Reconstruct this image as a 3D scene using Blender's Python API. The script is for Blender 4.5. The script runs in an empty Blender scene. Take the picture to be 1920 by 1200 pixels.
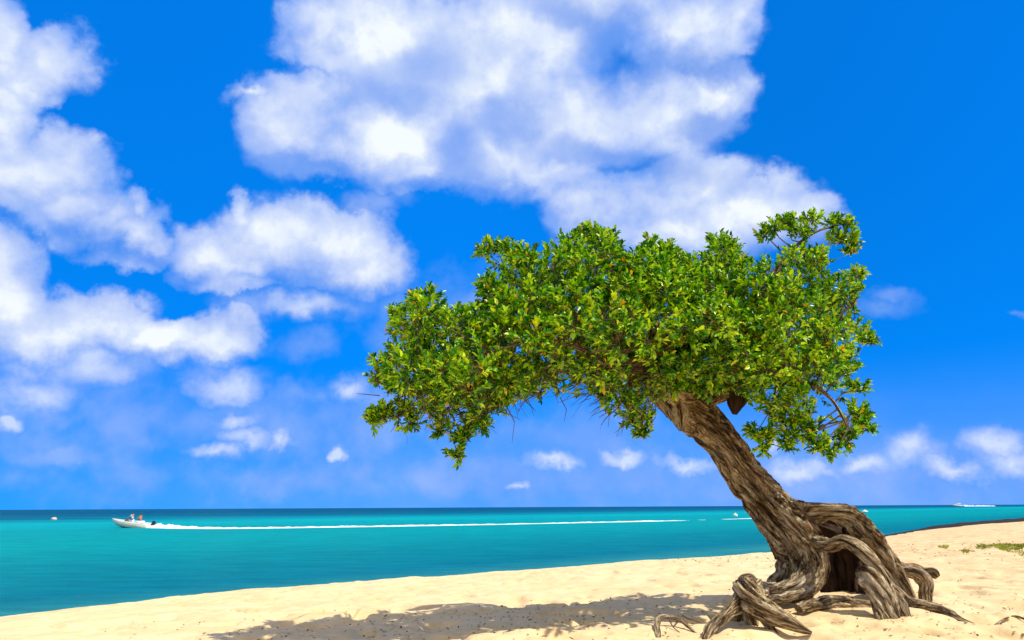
import bpy, bmesh, math, random
import numpy as np
from mathutils import Vector, Matrix, noise as mnoise

R = math.radians
random.seed(7)
RNG = np.random.default_rng(11)
scene = bpy.context.scene
COL = scene.collection

# ------------------------------------------------------------------ camera
F_PX = 1280.0                      # 24 mm on a 36 mm frame, 1920 px wide
CAM = Vector((0.0, 0.0, 1.42))
SEA = -1.0
PITCH, ROLL = R(15.33), R(0.298)
_fw = Vector((0, math.cos(PITCH), math.sin(PITCH)))
_r0 = Vector((1, 0, 0)); _u0 = Vector((0, -math.sin(PITCH), math.cos(PITCH)))
_rt = _r0 * math.cos(ROLL) - _u0 * math.sin(ROLL)
_up = _r0 * math.sin(ROLL) + _u0 * math.cos(ROLL)

def ray(px, py):
    return _rt * ((px - 960) / F_PX) + _up * ((600 - py) / F_PX) + _fw
def at(px, py, y):
    """the point seen in direction (px, py) of the photograph, y metres ahead"""
    d = ray(px, py)
    return CAM + d * (y / d.y)
def on_z(px, py, z):
    d = ray(px, py)
    return CAM + d * ((z - CAM.z) / d.z)

cam_data = bpy.data.cameras.new("camera")
cam_data.sensor_width = 36; cam_data.lens = 24
cam_data.clip_start = 0.1; cam_data.clip_end = 80000
cam = bpy.data.objects.new("camera", cam_data); COL.objects.link(cam)
m = Matrix((( _rt.x, _up.x, -_fw.x, CAM.x), (_rt.y, _up.y, -_fw.y, CAM.y), (_rt.z, _up.z, -_fw.z, CAM.z), (0, 0, 0, 1)))
cam.matrix_world = m
scene.camera = cam
scene.view_settings.view_transform = 'Standard'
scene.view_settings.look = 'None'
scene.view_settings.gamma = 1
scene.view_settings.exposure = 0.0
scene.render.engine = 'CYCLES'
scene.cycles.use_denoising = True
scene.cycles.use_adaptive_sampling = True
scene.cycles.adaptive_threshold = 0.012
scene.cycles.adaptive_min_samples = 12
scene.cycles.max_bounces = 6
scene.cycles.diffuse_bounces = 3
scene.cycles.glossy_bounces = 2
scene.cycles.transmission_bounces = 3
scene.cycles.transparent_max_bounces = 6

SUN_EL = R(58)
SUN_AZ = R(-22)                    # measured from +X towards +Y
sun_dir = Vector((math.cos(SUN_EL) * math.cos(SUN_AZ), math.cos(SUN_EL) * math.sin(SUN_AZ), math.sin(SUN_EL)))
sl = bpy.data.lights.new("sun", 'SUN'); sl.energy = 5.0; sl.angle = R(0.5); sl.color = (1.0, 0.94, 0.84)
so = bpy.data.objects.new("sun", sl); COL.objects.link(so)
so.rotation_euler = (-sun_dir).to_track_quat('-Z', 'Y').to_euler()
so.location = (6, -4, 12)

# ------------------------------------------------------------------ node helpers
class NT:
    def __init__(s, tree): s.t = tree; s.n = tree.nodes; s.l = tree.links
    def add(s, typ, **kw):
        n = s.n.new(typ)
        for k, v in kw.items(): setattr(n, k, v)
        return n
    def put(s, sock, v):
        if isinstance(v, bpy.types.NodeSocket): s.l.new(v, sock)
        elif v is not None: sock.default_value = v
    def math(s, op, a, b=None, c=None, clamp=False):
        n = s.add('ShaderNodeMath', operation=op, use_clamp=clamp)
        s.put(n.inputs[0], a)
        if b is not None: s.put(n.inputs[1], b)
        if c is not None: s.put(n.inputs[2], c)
        return n.outputs[0]
    def vmath(s, op, a, b=None, scale=None):
        n = s.add('ShaderNodeVectorMath', operation=op)
        s.put(n.inputs[0], a)
        if b is not None: s.put(n.inputs[1], b)
        if scale is not None: s.put(n.inputs['Scale'], scale)
        return n.outputs['Value'] if op in ('LENGTH', 'DOT_PRODUCT', 'DISTANCE') else n.outputs[0]
    def noise(s, vec, scale, detail=4, rough=0.55, dist=0.0, col=False):
        n = s.add('ShaderNodeTexNoise')
        s.put(n.inputs['Vector'], vec)
        n.inputs['Scale'].default_value = scale; n.inputs['Detail'].default_value = detail
        n.inputs['Roughness'].default_value = rough; n.inputs['Distortion'].default_value = dist
        return n.outputs['Color'] if col else n.outputs['Fac']
    def rng(s, v, a, b, c=0.0, d=1.0, smooth=False):
        n = s.add('ShaderNodeMapRange'); n.clamp = True
        if smooth: n.interpolation_type = 'SMOOTHSTEP'
        s.put(n.inputs['Value'], v)
        for k, x in zip(('From Min', 'From Max', 'To Min', 'To Max'), (a, b, c, d)): s.put(n.inputs[k], x)
        return n.outputs[0]
    def mix(s, f, a, b, blend='MIX'):
        n = s.add('ShaderNodeMix', data_type='RGBA', blend_type=blend)
        n.clamp_factor = True
        s.put(n.inputs[0], f); s.put(n.inputs[6], a); s.put(n.inputs[7], b)
        return n.outputs[2]
    def ramp(s, v, stops, interp='LINEAR'):
        n = s.add('ShaderNodeValToRGB'); r = n.color_ramp; r.interpolation = interp
        while len(r.elements) < len(stops): r.elements.new(0.5)
        for e, (p, c) in zip(r.elements, stops):
            e.position = p; e.color = c if len(c) == 4 else (*c, 1)
        s.put(n.inputs[0], v)
        return n.outputs[0]

def rgb(r, g, b): return (r, g, b, 1.0)

def material(name, build):
    mt = bpy.data.materials.new(name); mt.use_nodes = True
    nt = NT(mt.node_tree)
    p = nt.n['Principled BSDF']
    build(nt, p)
    return mt
def simple(name, col, rough=0.5, spec=0.5, vary=0.12, scale=8.0, metallic=0.0):
    def b(nt, p):
        tc = nt.add('ShaderNodeTexCoord').outputs['Object']
        n = nt.noise(tc, scale, 4)
        k = nt.rng(n, 0.3, 0.7, 1 - vary, 1 + vary)
        c = nt.vmath('SCALE', col[:3] if len(col) > 3 else col, scale=k)
        nt.put(p.inputs['Base Color'], c)
        p.inputs['Roughness'].default_value = rough
        p.inputs['Specular IOR Level'].default_value = spec
        p.inputs['Metallic'].default_value = metallic
    return material(name, b)
SKY_TINT = (0.01, 1.48, 3.15)
# ------------------------------------------------------------------ sky: Nishita plus cumulus placed by direction
world = bpy.data.worlds.new("World"); scene.world = world
world.use_nodes = True
w = NT(world.node_tree)
bg = w.n['Background']
SKY_K = 0.1
bg.inputs['Strength'].default_value = SKY_K
sky = w.add('ShaderNodeTexSky', sky_type='NISHITA')
sky.sun_disc = False
sky.sun_elevation = SUN_EL
sky.sun_rotation = math.pi / 2 - SUN_AZ
sky.air_density = 1.0; sky.dust_density = 0.0; sky.ozone_density = 2.0
P = w.add('ShaderNodeTexCoord').outputs['Generated']
P = w.vmath('NORMALIZE', P)
w.put(sky.inputs[0], w.vmath('NORMALIZE', w.vmath('ADD', P, (0, 0, 0.38))))   # clear tropical air: no dull band at the horizon

# (px, py, half width, half height, rotation in degrees) measured on the photograph, turned into directions
THICK = [
 (0,70,60,90,0),(100,112,92,62,10),(60,150,80,50,0),(10,230,75,75,0),(100,310,98,78,15),(30,330,110,75,10),(120,385,90,48,25),(180,415,80,46,30),(225,440,74,44,35),(236,390,24,36,0),(268,475,52,32,35),(10,180,70,60,0),
 (12,510,80,82,0),(0,580,95,75,0),(60,650,120,60,0),
 (190,612,115,58,5),(110,640,90,42,0),(310,636,85,44,0),(425,632,82,56,10),(380,672,120,34,0),
 (385,485,82,62,-20),(458,395,30,36,0),(530,448,130,78,5),(630,470,110,66,12),(700,508,74,50,25),(440,520,110,34,0),
 (600,60,88,72,0),(720,50,150,100,0),(570,190,95,60,0),(555,255,95,78,0),(620,295,110,56,0),(740,260,150,105,0),(850,130,200,140,0),(1000,80,180,120,0),
 (930,300,120,78,0),(1060,230,190,110,0),(1220,210,170,82,0),(1345,180,78,62,0),(1290,60,140,78,0),(1385,45,54,76,0),(1120,10,170,50,0),(1010,330,120,50,0),(800,340,70,34,20),(900,350,60,30,0),
 (1300,345,115,66,15),(1170,385,150,66,0),(1400,395,140,62,14),(1500,415,76,40,20),(1090,400,78,52,0),(1250,450,200,50,0),(1550,430,40,26,20),
]
MEDIUM = [
 (60,720,150,62,5),(180,690,110,50,0),(640,735,62,36,0),(24,790,42,22,0),(432,785,52,26,0),(455,815,84,30,0),(400,850,60,24,0),(520,815,26,24,0),(430,715,90,34,0),
 (625,852,20,19,0),(1170,856,56,18,-4),(1290,872,70,22,0),(1450,838,30,24,0),(1700,845,82,46,10),(1600,868,90,30,0),(1790,885,90,24,0),(1880,838,80,42,0),(1900,870,90,34,0),(1500,880,80,30,0),
 (560,575,150,36,0),(480,175,54,16,10),(1030,850,60,18,0),(965,905,40,14,25),
]
FAINT = [
 (110,760,170,60,0),(280,835,90,46,0),(120,840,130,34,0),(570,650,110,50,0),(560,750,110,40,0),(650,890,120,34,0),(690,385,110,40,0),
 (1685,548,54,26,-10),(1905,596,40,18,0),(1660,575,80,34,0),(900,890,520,66,0),(1250,890,500,80,0),(1700,890,380,90,0),(640,800,300,90,0),(300,790,380,90,0),(1060,810,260,70,0),(860,600,260,120,0),(520,900,420,56,0),(1720,885,170,72,0),(1890,880,130,80,0),(1500,895,230,60,0),(1240,900,260,52,0),(820,905,260,44,0),
]

# broken edges: the direction is bent by noise before the shapes are looked up
wn = w.noise(P, 9.0, 5, 0.6, col=True)
wv = w.vmath('SUBTRACT', wn, (0.5, 0.5, 0.5))
wn2 = w.noise(P, 34.0, 4, 0.6, col=True)
wv2 = w.vmath('SUBTRACT', wn2, (0.5, 0.5, 0.5))
Q = w.vmath('ADD', P, w.vmath('SCALE', wv, scale=0.085))
Q = w.vmath('ADD', Q, w.vmath('SCALE', wv2, scale=0.020))

def blob_field(vec, blobs, smooth):
    out = None
    for px, py, a, b, rot in blobs:
        c = ray(px, py).normalized()
        ex = ray(px + a, py).normalized() - c
        ey = ray(px, py - b).normalized() - c
        X = (ex - c * ex.dot(c)).normalized(); Y = c.cross(X)
        M = Matrix((X, Y, c)).transposed() @ Matrix.Rotation(-R(rot), 3, 'Z')
        n = w.add('ShaderNodeMapping', vector_type='TEXTURE')
        v = vec
        if out is not None:      # keeps the shapes evaluated one after another (the shader stack is small)
            ma = w.add('ShaderNodeVectorMath', operation='MULTIPLY_ADD')
            w.put(ma.inputs[0], out); ma.inputs[1].default_value = (1e-9,) * 3; w.put(ma.inputs[2], vec)
            v = ma.outputs[0]
        w.put(n.inputs['Vector'], v)
        n.inputs['Location'].default_value = c
        n.inputs['Rotation'].default_value = M.to_euler('XYZ')
        n.inputs['Scale'].default_value = (ex.length, ey.length, 1.0)
        f = w.math('SUBTRACT', 1.0, w.vmath('LENGTH', n.outputs[0]))
        out = f if out is None else w.math('SMOOTH_MAX', out, f, smooth)
    return out

fb = w.noise(P, 11.0, 4.5, 0.52)                      # cloud texture
fb_r = w.noise(P, 11.0, 7, 0.56)
fb_s = w.noise(w.vmath('ADD', P, tuple(0.018 * (sun_dir * 0.5 + Vector((0, 0, .8))))), 11.0, 7, 0.56)
nz = w.math('SUBTRACT', fb, 0.5)
relief = w.math('SUBTRACT', fb_r, fb_s)
fA = blob_field(Q, THICK, 0.22)
fA = w.math('ADD', fA, 0.24)
# clear holes inside the big cloud
hole = blob_field(Q, [(1145,95,44,74,15),(1200,125,50,30,0),(1085,40,80,34,-20),(1370,255,80,26,-20),(1180,300,170,30,-10),(880,300,44,80,30),(1330,130,90,24,-10),(800,120,90,60,20),(760,170,90,40,10),(960,230,60,40,0),(560,330,80,26,10)], 0.2)
thin = w.rng(w.math('ADD', hole, w.math('MULTIPLY', nz, 1.3)), -0.80, 0.70, smooth=True)      # thin, shaded places
# looked up again a little lower down: crisp tops, bases that fade and darken
fA_low = blob_field(w.vmath('SUBTRACT', Q, (0.0, 0.0, 0.032)), THICK, 0.22)
fA_low = w.math('ADD', fA_low, 0.24)
dA = w.rng(w.math('ADD', fA, w.math('MULTIPLY', nz, 0.9)), 0.0, 0.36, smooth=True)
dA = w.math('MULTIPLY', dA, w.rng(w.math('ADD', fA_low, w.math('MULTIPLY', nz, 1.0)), -0.62, 0.34, smooth=True))
dA = w.math('MULTIPLY', dA, w.math('SUBTRACT', 1.0, w.math('MULTIPLY', thin, 0.34)))
base = w.rng(w.math('ADD', fA_low, w.math('MULTIPLY', relief, 0.6)), -0.10, 0.62)
fB = blob_field(Q, MEDIUM, 0.15)
fB = w.math('ADD', fB, 0.30)
dB = w.math('MULTIPLY', w.rng(w.math('ADD', fB, w.math('MULTIPLY', nz, 2.0)), 0.0, 1.15, smooth=True), 0.76)
fC = blob_field(Q, FAINT, 0.3)
dC = w.math('MULTIPLY', w.rng(w.math('ADD', fC, w.math('MULTIPLY', nz, 2.4)), 0.0, 1.0, smooth=True), 0.64)
# unseen cumulus added behind and above the view to fill the shadows
away = w.rng(w.vmath('DOT_PRODUCT', P, tuple(_fw)), 0.70, 0.50, smooth=True)
gn = w.noise(P, 2.6, 7, 0.6)
up = w.rng(w.vmath('DOT_PRODUCT', P, (0, 0, 1)), 0.0, 0.15)
dG = w.math('MULTIPLY', w.math('MULTIPLY', w.rng(gn, 0.40, 0.55, smooth=True), away), up)
dens = w.math('MAXIMUM', w.math('MAXIMUM', dA, dB), w.math('MAXIMUM', dC, dG))
# pale humid air low over the sea, thicker to the right
low = w.rng(w.vmath('DOT_PRODUCT', P, (0, 0, 1)), 0.20, 0.0, 0.0, 1.0, smooth=True)
side = w.rng(w.vmath('DOT_PRODUCT', P, (1, 0, 0)), -0.65, 0.10, 0.05, 0.52)
dens = w.math('ADD', dens, w.math('MULTIPLY', w.math('MULTIPLY', low, side), w.math('SUBTRACT', 1.0, dens)))

k = 1.0 / SKY_K
core = w.rng(w.math('ADD', fA, w.math('MULTIPLY', relief, 1.0)), 0.14, 1.0)
lum = w.math('ADD', w.math('MULTIPLY', core, 0.60), w.math('MULTIPLY', relief, 0.85))
broad = w.noise(w.vmath('ADD', P, (3.1, 0.7, 1.9)), 5.0, 4, 0.5)
lum = w.math('ADD', lum, w.rng(broad, 0.36, 0.64, -0.06, 0.44))
lum = w.math('MULTIPLY', lum, w.math('ADD', 0.46, w.math('MULTIPLY', base, 0.54)))
lum = w.math('MULTIPLY', lum, w.math('SUBTRACT', 1.0, w.math('MULTIPLY', thin, 0.42)))
lum = w.math('MAXIMUM', lum, w.math('MULTIPLY', dG, 0.9))
bump_b = w.rng(w.math('ADD', fB, w.math('MULTIPLY', relief, 2.0)), 0.30, 1.2, 0.0, 0.8)
lum = w.math('MAXIMUM', lum, bump_b)
cl = w.ramp(lum, [(0.0, (0.20, 0.40, 0.95)), (0.35, (0.42, 0.56, 0.96)), (0.72, (0.66, 0.76, 0.99)), (1.0, (0.92, 0.98, 1.0))])
cl = w.mix(dG, cl, rgb(0.98, 0.84, 0.62))      # warm tint on the added unseen clouds, to warm the shadow fill
cl = w.vmath('SCALE', cl, scale=k)
skc = w.mix(1.0, sky.outputs[0], rgb(*SKY_TINT), 'MULTIPLY') if SKY_TINT else sky.outputs[0]
skc = w.vmath('SCALE', skc, scale=w.rng(w.vmath('DOT_PRODUCT', P, tuple(ray(1990, 60).normalized())), 0.70, 1.0, 1.0, 0.72, smooth=True))   # deeper blue high on the right
fin = w.mix(dens, skc, cl)
w.put(bg.inputs['Color'], fin)
world.cycles.sampling_method = 'MANUAL'; world.cycles.sample_map_resolution = 512
# ------------------------------------------------------------------ numpy noise and mesh helpers
_perm = RNG.permutation(512)
def vnoise(x, y, seed=0):
    xi = np.floor(x).astype(int); yi = np.floor(y).astype(int)
    fx = x - xi; fy = y - yi
    fx = fx * fx * fx * (fx * (fx * 6 - 15) + 10); fy = fy * fy * fy * (fy * (fy * 6 - 15) + 10)
    def h(i, j): return _perm[(_perm[(i + seed * 17) & 511] + j) & 511] / 511.0
    a = h(xi, yi); b = h(xi + 1, yi); c = h(xi, yi + 1); d = h(xi + 1, yi + 1)
    return (a + (b - a) * fx) * (1 - fy) + (c + (d - c) * fx) * fy - 0.5
def fbm(x, y, oct=4, seed=0, gain=0.5):
    s = 0.0; a = 1.0
    for o in range(oct):
        s = s + a * vnoise(x * 2 ** o + 13.7 * o, y * 2 ** o - 7.3 * o, seed + o); a *= gain
    return s

def np_mesh(name, verts, faces, mat, parent=None, smooth=True, attrs=None, mat_idx=None):
    """verts (n,3); faces (k,3|4) array"""
    me = bpy.data.meshes.new(name)
    verts = np.asarray(verts, dtype=np.float32); faces = np.asarray(faces, dtype=np.int32)
    k, s = faces.shape
    me.vertices.add(len(verts)); me.vertices.foreach_set('co', verts.ravel())
    me.loops.add(k * s); me.loops.foreach_set('vertex_index', faces.ravel())
    me.polygons.add(k)
    me.polygons.foreach_set('loop_start', np.arange(0, k * s, s, dtype=np.int32))
    me.polygons.foreach_set('loop_total', np.full(k, s, dtype=np.int32))
    if smooth: me.polygons.foreach_set('use_smooth', np.ones(k, dtype=bool))
    for an, (dom, typ, data) in (attrs or {}).items():
        at_ = me.attributes.new(an, typ, dom)
        at_.data.foreach_set('vector' if typ == 'FLOAT_VECTOR' else ('color' if typ == 'FLOAT_COLOR' else 'value'), np.asarray(data, dtype=np.float32).ravel())
    for m_ in (mat if isinstance(mat, (list, tuple)) else [mat]): me.materials.append(m_)
    if mat_idx is not None: me.polygons.foreach_set('material_index', np.asarray(mat_idx, dtype=np.int32))
    me.update(calc_edges=True); me.validate()
    o = bpy.data.objects.new(name, me); COL.objects.link(o)
    if parent is not None: o.parent = parent
    return o
def bm_obj(name, bm, mat, parent=None, smooth=True):
    me = bpy.data.meshes.new(name); bm.to_mesh(me); bm.free()
    for m_ in (mat if isinstance(mat, (list, tuple)) else [mat]): me.materials.append(m_)
    if smooth:
        for p in me.polygons: p.use_smooth = True
    o = bpy.data.objects.new(name, me); COL.objects.link(o)
    if parent is not None: o.parent = parent
    return o
def tag(o, label=None, cat=None, group=None, kind=None):
    for k_, v in (('label', label), ('category', cat), ('group', group), ('kind', kind)):
        if v: o[k_] = v
    return o
def empty(name, loc, rz=0.0):
    o = bpy.data.objects.new(name, None); COL.objects.link(o)
    o.location = loc; o.rotation_euler.z = rz; o.empty_display_size = 0.3
    return o

# ------------------------------------------------------------------ beach
_sh = [on_z(x, y, SEA) for x, y in ((0,1157),(200,1139),(380,1120),(560,1102),(760,1087),(970,1071),(1200,1054),(1450,1036),(1560,1021),(1650,1007),(1720,996),(1800,987.5),(1920,979))]
SHX = np.array([-400, -60] + [p.x for p in _sh] + [160, 420, 900]); SHY = np.array([_sh[0].y - 330, _sh[0].y - 40] + [p.y for p in _sh] + [_sh[-1].y + 80, _sh[-1].y + 300, _sh[-1].y + 700])
def inland(x, y):
    return (np.interp(x, SHX, SHY) - y) * 0.72
TREE = Vector((5.4, 10.9, 0))
def height(x, y, detail=True):
    x = np.asarray(x, float); y = np.asarray(y, float)
    t = inland(x, y) + 0.5 * fbm(x * 0.35, y * 0.35, 3, 5)
    up = np.clip(t / 15.0, 0, 1)
    z = SEA + np.where(t > 0, (1 - (1 - up) ** 1.5) * 1.0 + 0.05 * (1 - np.exp(-np.clip(t, 0, 9) / 0.25)), np.clip(t, -60, 0) * 0.09)
    z = z + 0.05 * np.exp(-(((x - TREE.x) / 1.8) ** 2 + ((y - TREE.y + .6) / 1.4) ** 2))
    if detail:
        wt = np.clip(t / 2.0, 0, 1)
        z = z + wt * (0.10 * fbm(x * 0.22, y * 0.22, 2, 21) + 0.065 * fbm(x * 0.9, y * 0.9, 3, 1) + 0.030 * fbm(x * 3.1, y * 3.1, 3, 9))
        dim = fbm(x * 2.2, y * 2.2, 2, 40)          # trodden hollows
        z = z - wt * 0.075 * np.clip(dim - 0.12, 0, 0.2) / 0.2
    return z
def hz(x, y): return float(height(np.array([x]), np.array([y]))[0])

def axis(c0, c1, step, lo, hi, grow):
    a = list(np.arange(c0, c1, step)); s = step
    while a[-1] < hi: s *= grow; a.append(a[-1] + s)
    s = step; f = []
    v = c0
    while v > lo: s *= grow; v -= s; f.append(v)
    return np.array(f[::-1] + a)
gx = axis(-7.0, 9.5, 0.045, -300, 700, 1.028)
gy = axis(7.0, 14.0, 0.045, -250, 700, 1.022)
X, Y = np.meshgrid(gx, gy)
Z = height(X, Y)
nx, ny = len(gx), len(gy)
ii = np.arange(nx * ny).reshape(ny, nx)
quads = np.stack([ii[:-1, :-1], ii[:-1, 1:], ii[1:, 1:], ii[1:, :-1]], -1).reshape(-1, 4)
zz = Z.ravel()
keep = (zz[quads].max(1) > SEA - 2.5)
def m_sand(nt, p):
    geo = nt.add('ShaderNodeNewGeometry').outputs['Position']
    mp = nt.add('ShaderNodeMapping'); nt.put(mp.inputs['Vector'], geo); mp.inputs['Scale'].default_value = (1.0, 1.6, 1.0)
    v = mp.outputs[0]
    n1 = nt.noise(v, 0.55, 5, 0.6); n2 = nt.noise(v, 4.0, 5, 0.65); n3 = nt.noise(geo, 60.0, 3, 0.7); n4 = nt.noise(geo, 300.0, 2, 0.6)
    c = nt.mix(nt.rng(n1, 0.35, 0.68), rgb(0.80, 0.605, 0.335), rgb(0.71, 0.505, 0.245))
    c = nt.mix(nt.rng(n2, 0.50, 0.72, 0, 0.55), c, rgb(0.56, 0.35, 0.14))
    c = nt.mix(nt.rng(n3, 0.56, 0.72, 0, 0.5), c, rgb(0.46, 0.31, 0.16))
    c = nt.mix(nt.rng(n4, 0.5, 0.7, 0, 0.25), c, rgb(0.90, 0.76, 0.46))
    # browner, trodden ground with fine litter on the inland side
    sep = nt.add('ShaderNodeSeparateXYZ'); nt.put(sep.inputs[0], geo)
    land = nt.rng(nt.math('SUBTRACT', sep.outputs[0], nt.math('MULTIPLY', sep.outputs[1], 0.36)), 1.8, 5.0)
    n5 = nt.noise(v, 1.7, 6, 0.7)
    c = nt.mix(nt.math('MULTIPLY', land, 0.4), c, rgb(0.70, 0.50, 0.26))
    c = nt.mix(nt.math('MULTIPLY', land, nt.rng(n5, 0.44, 0.64, 0.0, 0.65)), c, rgb(0.42, 0.25, 0.11))
    # wet at the waterline
    wet = nt.rng(nt.math('ADD', sep.outputs[2], nt.math('MULTIPLY', n2, 0.10)), SEA + 0.015, SEA + 0.085, 1, 0, smooth=True)
    c = nt.mix(wet, c, rgb(0.20, 0.135, 0.07))
    nt.put(p.inputs['Base Color'], c)
    nt.put(p.inputs['Roughness'], nt.math('SUBTRACT', 0.95, nt.math('MULTIPLY', wet, 0.6)))
    p.inputs['Specular IOR Level'].default_value = 0.15
    h = nt.math('ADD', nt.math('MULTIPLY', n2, 0.6), nt.math('MULTIPLY', n3, 0.12))
    b = nt.add('ShaderNodeBump'); b.inputs['Strength'].default_value = 0.5; b.inputs['Distance'].default_value = 0.06
    nt.put(b.inputs['Height'], h); nt.put(p.inputs['Normal'], b.outputs[0])
M_SAND = material('sand', m_sand)
beach = np_mesh('sand_beach', np.stack([X.ravel(), Y.ravel(), zz], -1), quads[keep], M_SAND)
tag(beach, 'pale golden sand beach', 'beach', kind='structure')

# ------------------------------------------------------------------ sea
def m_sea(nt, p):
    geo = nt.add('ShaderNodeNewGeometry').outputs['Position']
    sep = nt.add('ShaderNodeSeparateXYZ'); nt.put(sep.inputs[0], geo)
    # metres off the shore, which runs diagonally; wavering sand bars and weed beds follow it
    off = nt.math('ADD', nt.math('MULTIPLY', sep.outputs[0], -0.69), nt.math('MULTIPLY', sep.outputs[1], 0.724))
    off = nt.math('SUBTRACT', off, 20.0)
    mp = nt.add('ShaderNodeMapping'); nt.put(mp.inputs['Vector'], geo)
    mp.inputs['Rotation'].default_value = (0, 0, R(-20)); mp.inputs['Scale'].default_value = (0.25, 1.0, 1.0)
    nb = nt.noise(mp.outputs[0], 0.03, 4, 0.55)
    nb2 = nt.noise(mp.outputs[0], 0.22, 4, 0.6)
    lg = nt.math('LOGARITHM', nt.math('MAXIMUM', off, 1.0), 10.0)
    lg = nt.math('ADD', lg, nt.math('MULTIPLY', nt.math('SUBTRACT', nb, 0.5), 0.38))
    lg = nt.math('ADD', lg, nt.math('MULTIPLY', nt.math('SUBTRACT', nb2, 0.5), 0.18))
    c = nt.ramp(nt.math('DIVIDE', lg, 4.0), [
        (0.00, (0.02, 0.20, 0.19)), (0.17, (0.0, 0.145, 0.175)), (0.28, (0.0, 0.18, 0.195)), (0.40, (0.0, 0.27, 0.255)),
        (0.475, (0.0, 0.27, 0.27)), (0.515, (0.0, 0.34, 0.345)), (0.55, (0.0, 0.22, 0.265)), (0.585, (0.0, 0.105, 0.17)), (0.68, (0.0, 0.065, 0.13)), (1.0, (0.0, 0.075, 0.14))])
    fine = nt.noise(mp.outputs[0], 1.3, 4, 0.65)
    c = nt.vmath('SCALE', c, scale=nt.rng(fine, 0.3, 0.7, 0.74, 1.08))
    df = nt.add('ShaderNodeBsdfDiffuse'); nt.put(df.inputs['Color'], c)
    gl = nt.add('ShaderNodeBsdfGlossy'); gl.inputs['Roughness'].default_value = 0.25; gl.inputs['Color'].default_value = rgb(0.30, 0.8, 1.0)
    mx = nt.add('ShaderNodeMixShader'); mx.inputs[0].default_value = 0.12
    nt.l.new(df.outputs[0], mx.inputs[1]); nt.l.new(gl.outputs[0], mx.inputs[2])
    nt.l.new(mx.outputs[0], nt.n['Material Output'].inputs['Surface'])
    mp2 = nt.add('ShaderNodeMapping'); nt.put(mp2.inputs['Vector'], geo)
    mp2.inputs['Rotation'].default_value = (0, 0, R(-25)); mp2.inputs['Scale'].default_value = (0.5, 1.0, 1.0)
    h = nt.math('ADD', nt.noise(mp2.outputs[0], 0.9, 5, 0.6), nt.math('MULTIPLY', nt.noise(mp2.outputs[0], 5.0, 3, 0.6), 0.25))
    b = nt.add('ShaderNodeBump'); b.inputs['Strength'].default_value = 0.8; b.inputs['Distance'].default_value = 0.25
    nt.put(b.inputs['Height'], h); nt.put(df.inputs['Normal'], b.outputs[0]); nt.put(gl.inputs['Normal'], b.outputs[0])
M_SEA = material('sea_water', m_sea)
bm = bmesh.new()
for sgn in (0,):
    s_ = 50000
    vs = [bm.verts.new(c) for c in ((-s_, -2000, SEA), (s_, -2000, SEA), (s_, s_, SEA), (-s_, s_, SEA))]
    bm.faces.new(vs)
sea = bm_obj('sea', bm, M_SEA, smooth=False)
tag(sea, 'turquoise sea turning dark blue towards the horizon', 'sea', kind='structure')

# dark low bank along the far waterline
def shore_bank():
    n = 260
    px = np.linspace(1600, 2150, n); V = []
    nr = 9
    for i in range(n):
        f = i / (n - 1)
        x = np.interp(px[i], [1600, 1650, 1720, 1800, 1920, 2150], [_sh[8].x + 5, _sh[9].x, _sh[10].x, _sh[11].x, _sh[12].x, 118])
        y = float(np.interp(x, SHX, SHY))
        hh = np.interp(px[i], [1600, 1660, 1720, 1760, 1920, 2150], [0.0, 0.10, 0.22, 0.45, 0.75, 0.8])
        for j in range(nr):
            u = j / (nr - 1) * 2 - 1
            nn = mnoise.noise(Vector((x * 0.15, u * 2, 3.0))) * 0.35 + mnoise.noise(Vector((x * 0.8, u * 3, 1.0))) * 0.10
            zt = hh * max(0.0, (1 - u * u)) ** 0.6 * (0.85 + nn)
            V.append((x + 0.7 * u * 1.0, y - 0.5 - 0.72 * u * 1.0, SEA - 0.06 + zt + 0.05 * (1 - u * u)))
    V = np.array(V); I = np.arange(n * nr).reshape(n, nr)
    q = np.stack([I[:-1, :-1], I[1:, :-1], I[1:, 1:], I[:-1, 1:]], -1).reshape(-1, 4)
    return np_mesh('shore_bank', V, q, simple('bank', (0.018, 0.014, 0.010), 0.9, 0.2, 0.5, 2.0))
tag(shore_bank(), 'dark low bank along the far waterline', 'bank', kind='structure')
# ------------------------------------------------------------------ tree
def catmull(pts, n):
    pts = [np.array(p, float) for p in pts]
    P = [2 * pts[0] - pts[1]] + pts + [2 * pts[-1] - pts[-2]]
    seg = len(pts) - 1; out = []
    for i in range(n):
        u = i / (n - 1) * seg; k = min(int(u), seg - 1); t = u - k
        a, b, c, d = P[k], P[k + 1], P[k + 2], P[k + 3]
        out.append(0.5 * ((2 * b) + (c - a) * t + (2 * a - 5 * b + 4 * c - d) * t * t + (3 * b - a - 3 * c + d) * t ** 3))
    return np.array(out)
def even(C):
    d = np.r_[0, np.cumsum(np.linalg.norm(np.diff(C[:, :3], axis=0), axis=1))]
    s = np.linspace(0, d[-1], len(C))
    return np.stack([np.interp(s, d, C[:, k]) for k in range(C.shape[1])], -1), d[-1]

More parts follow.
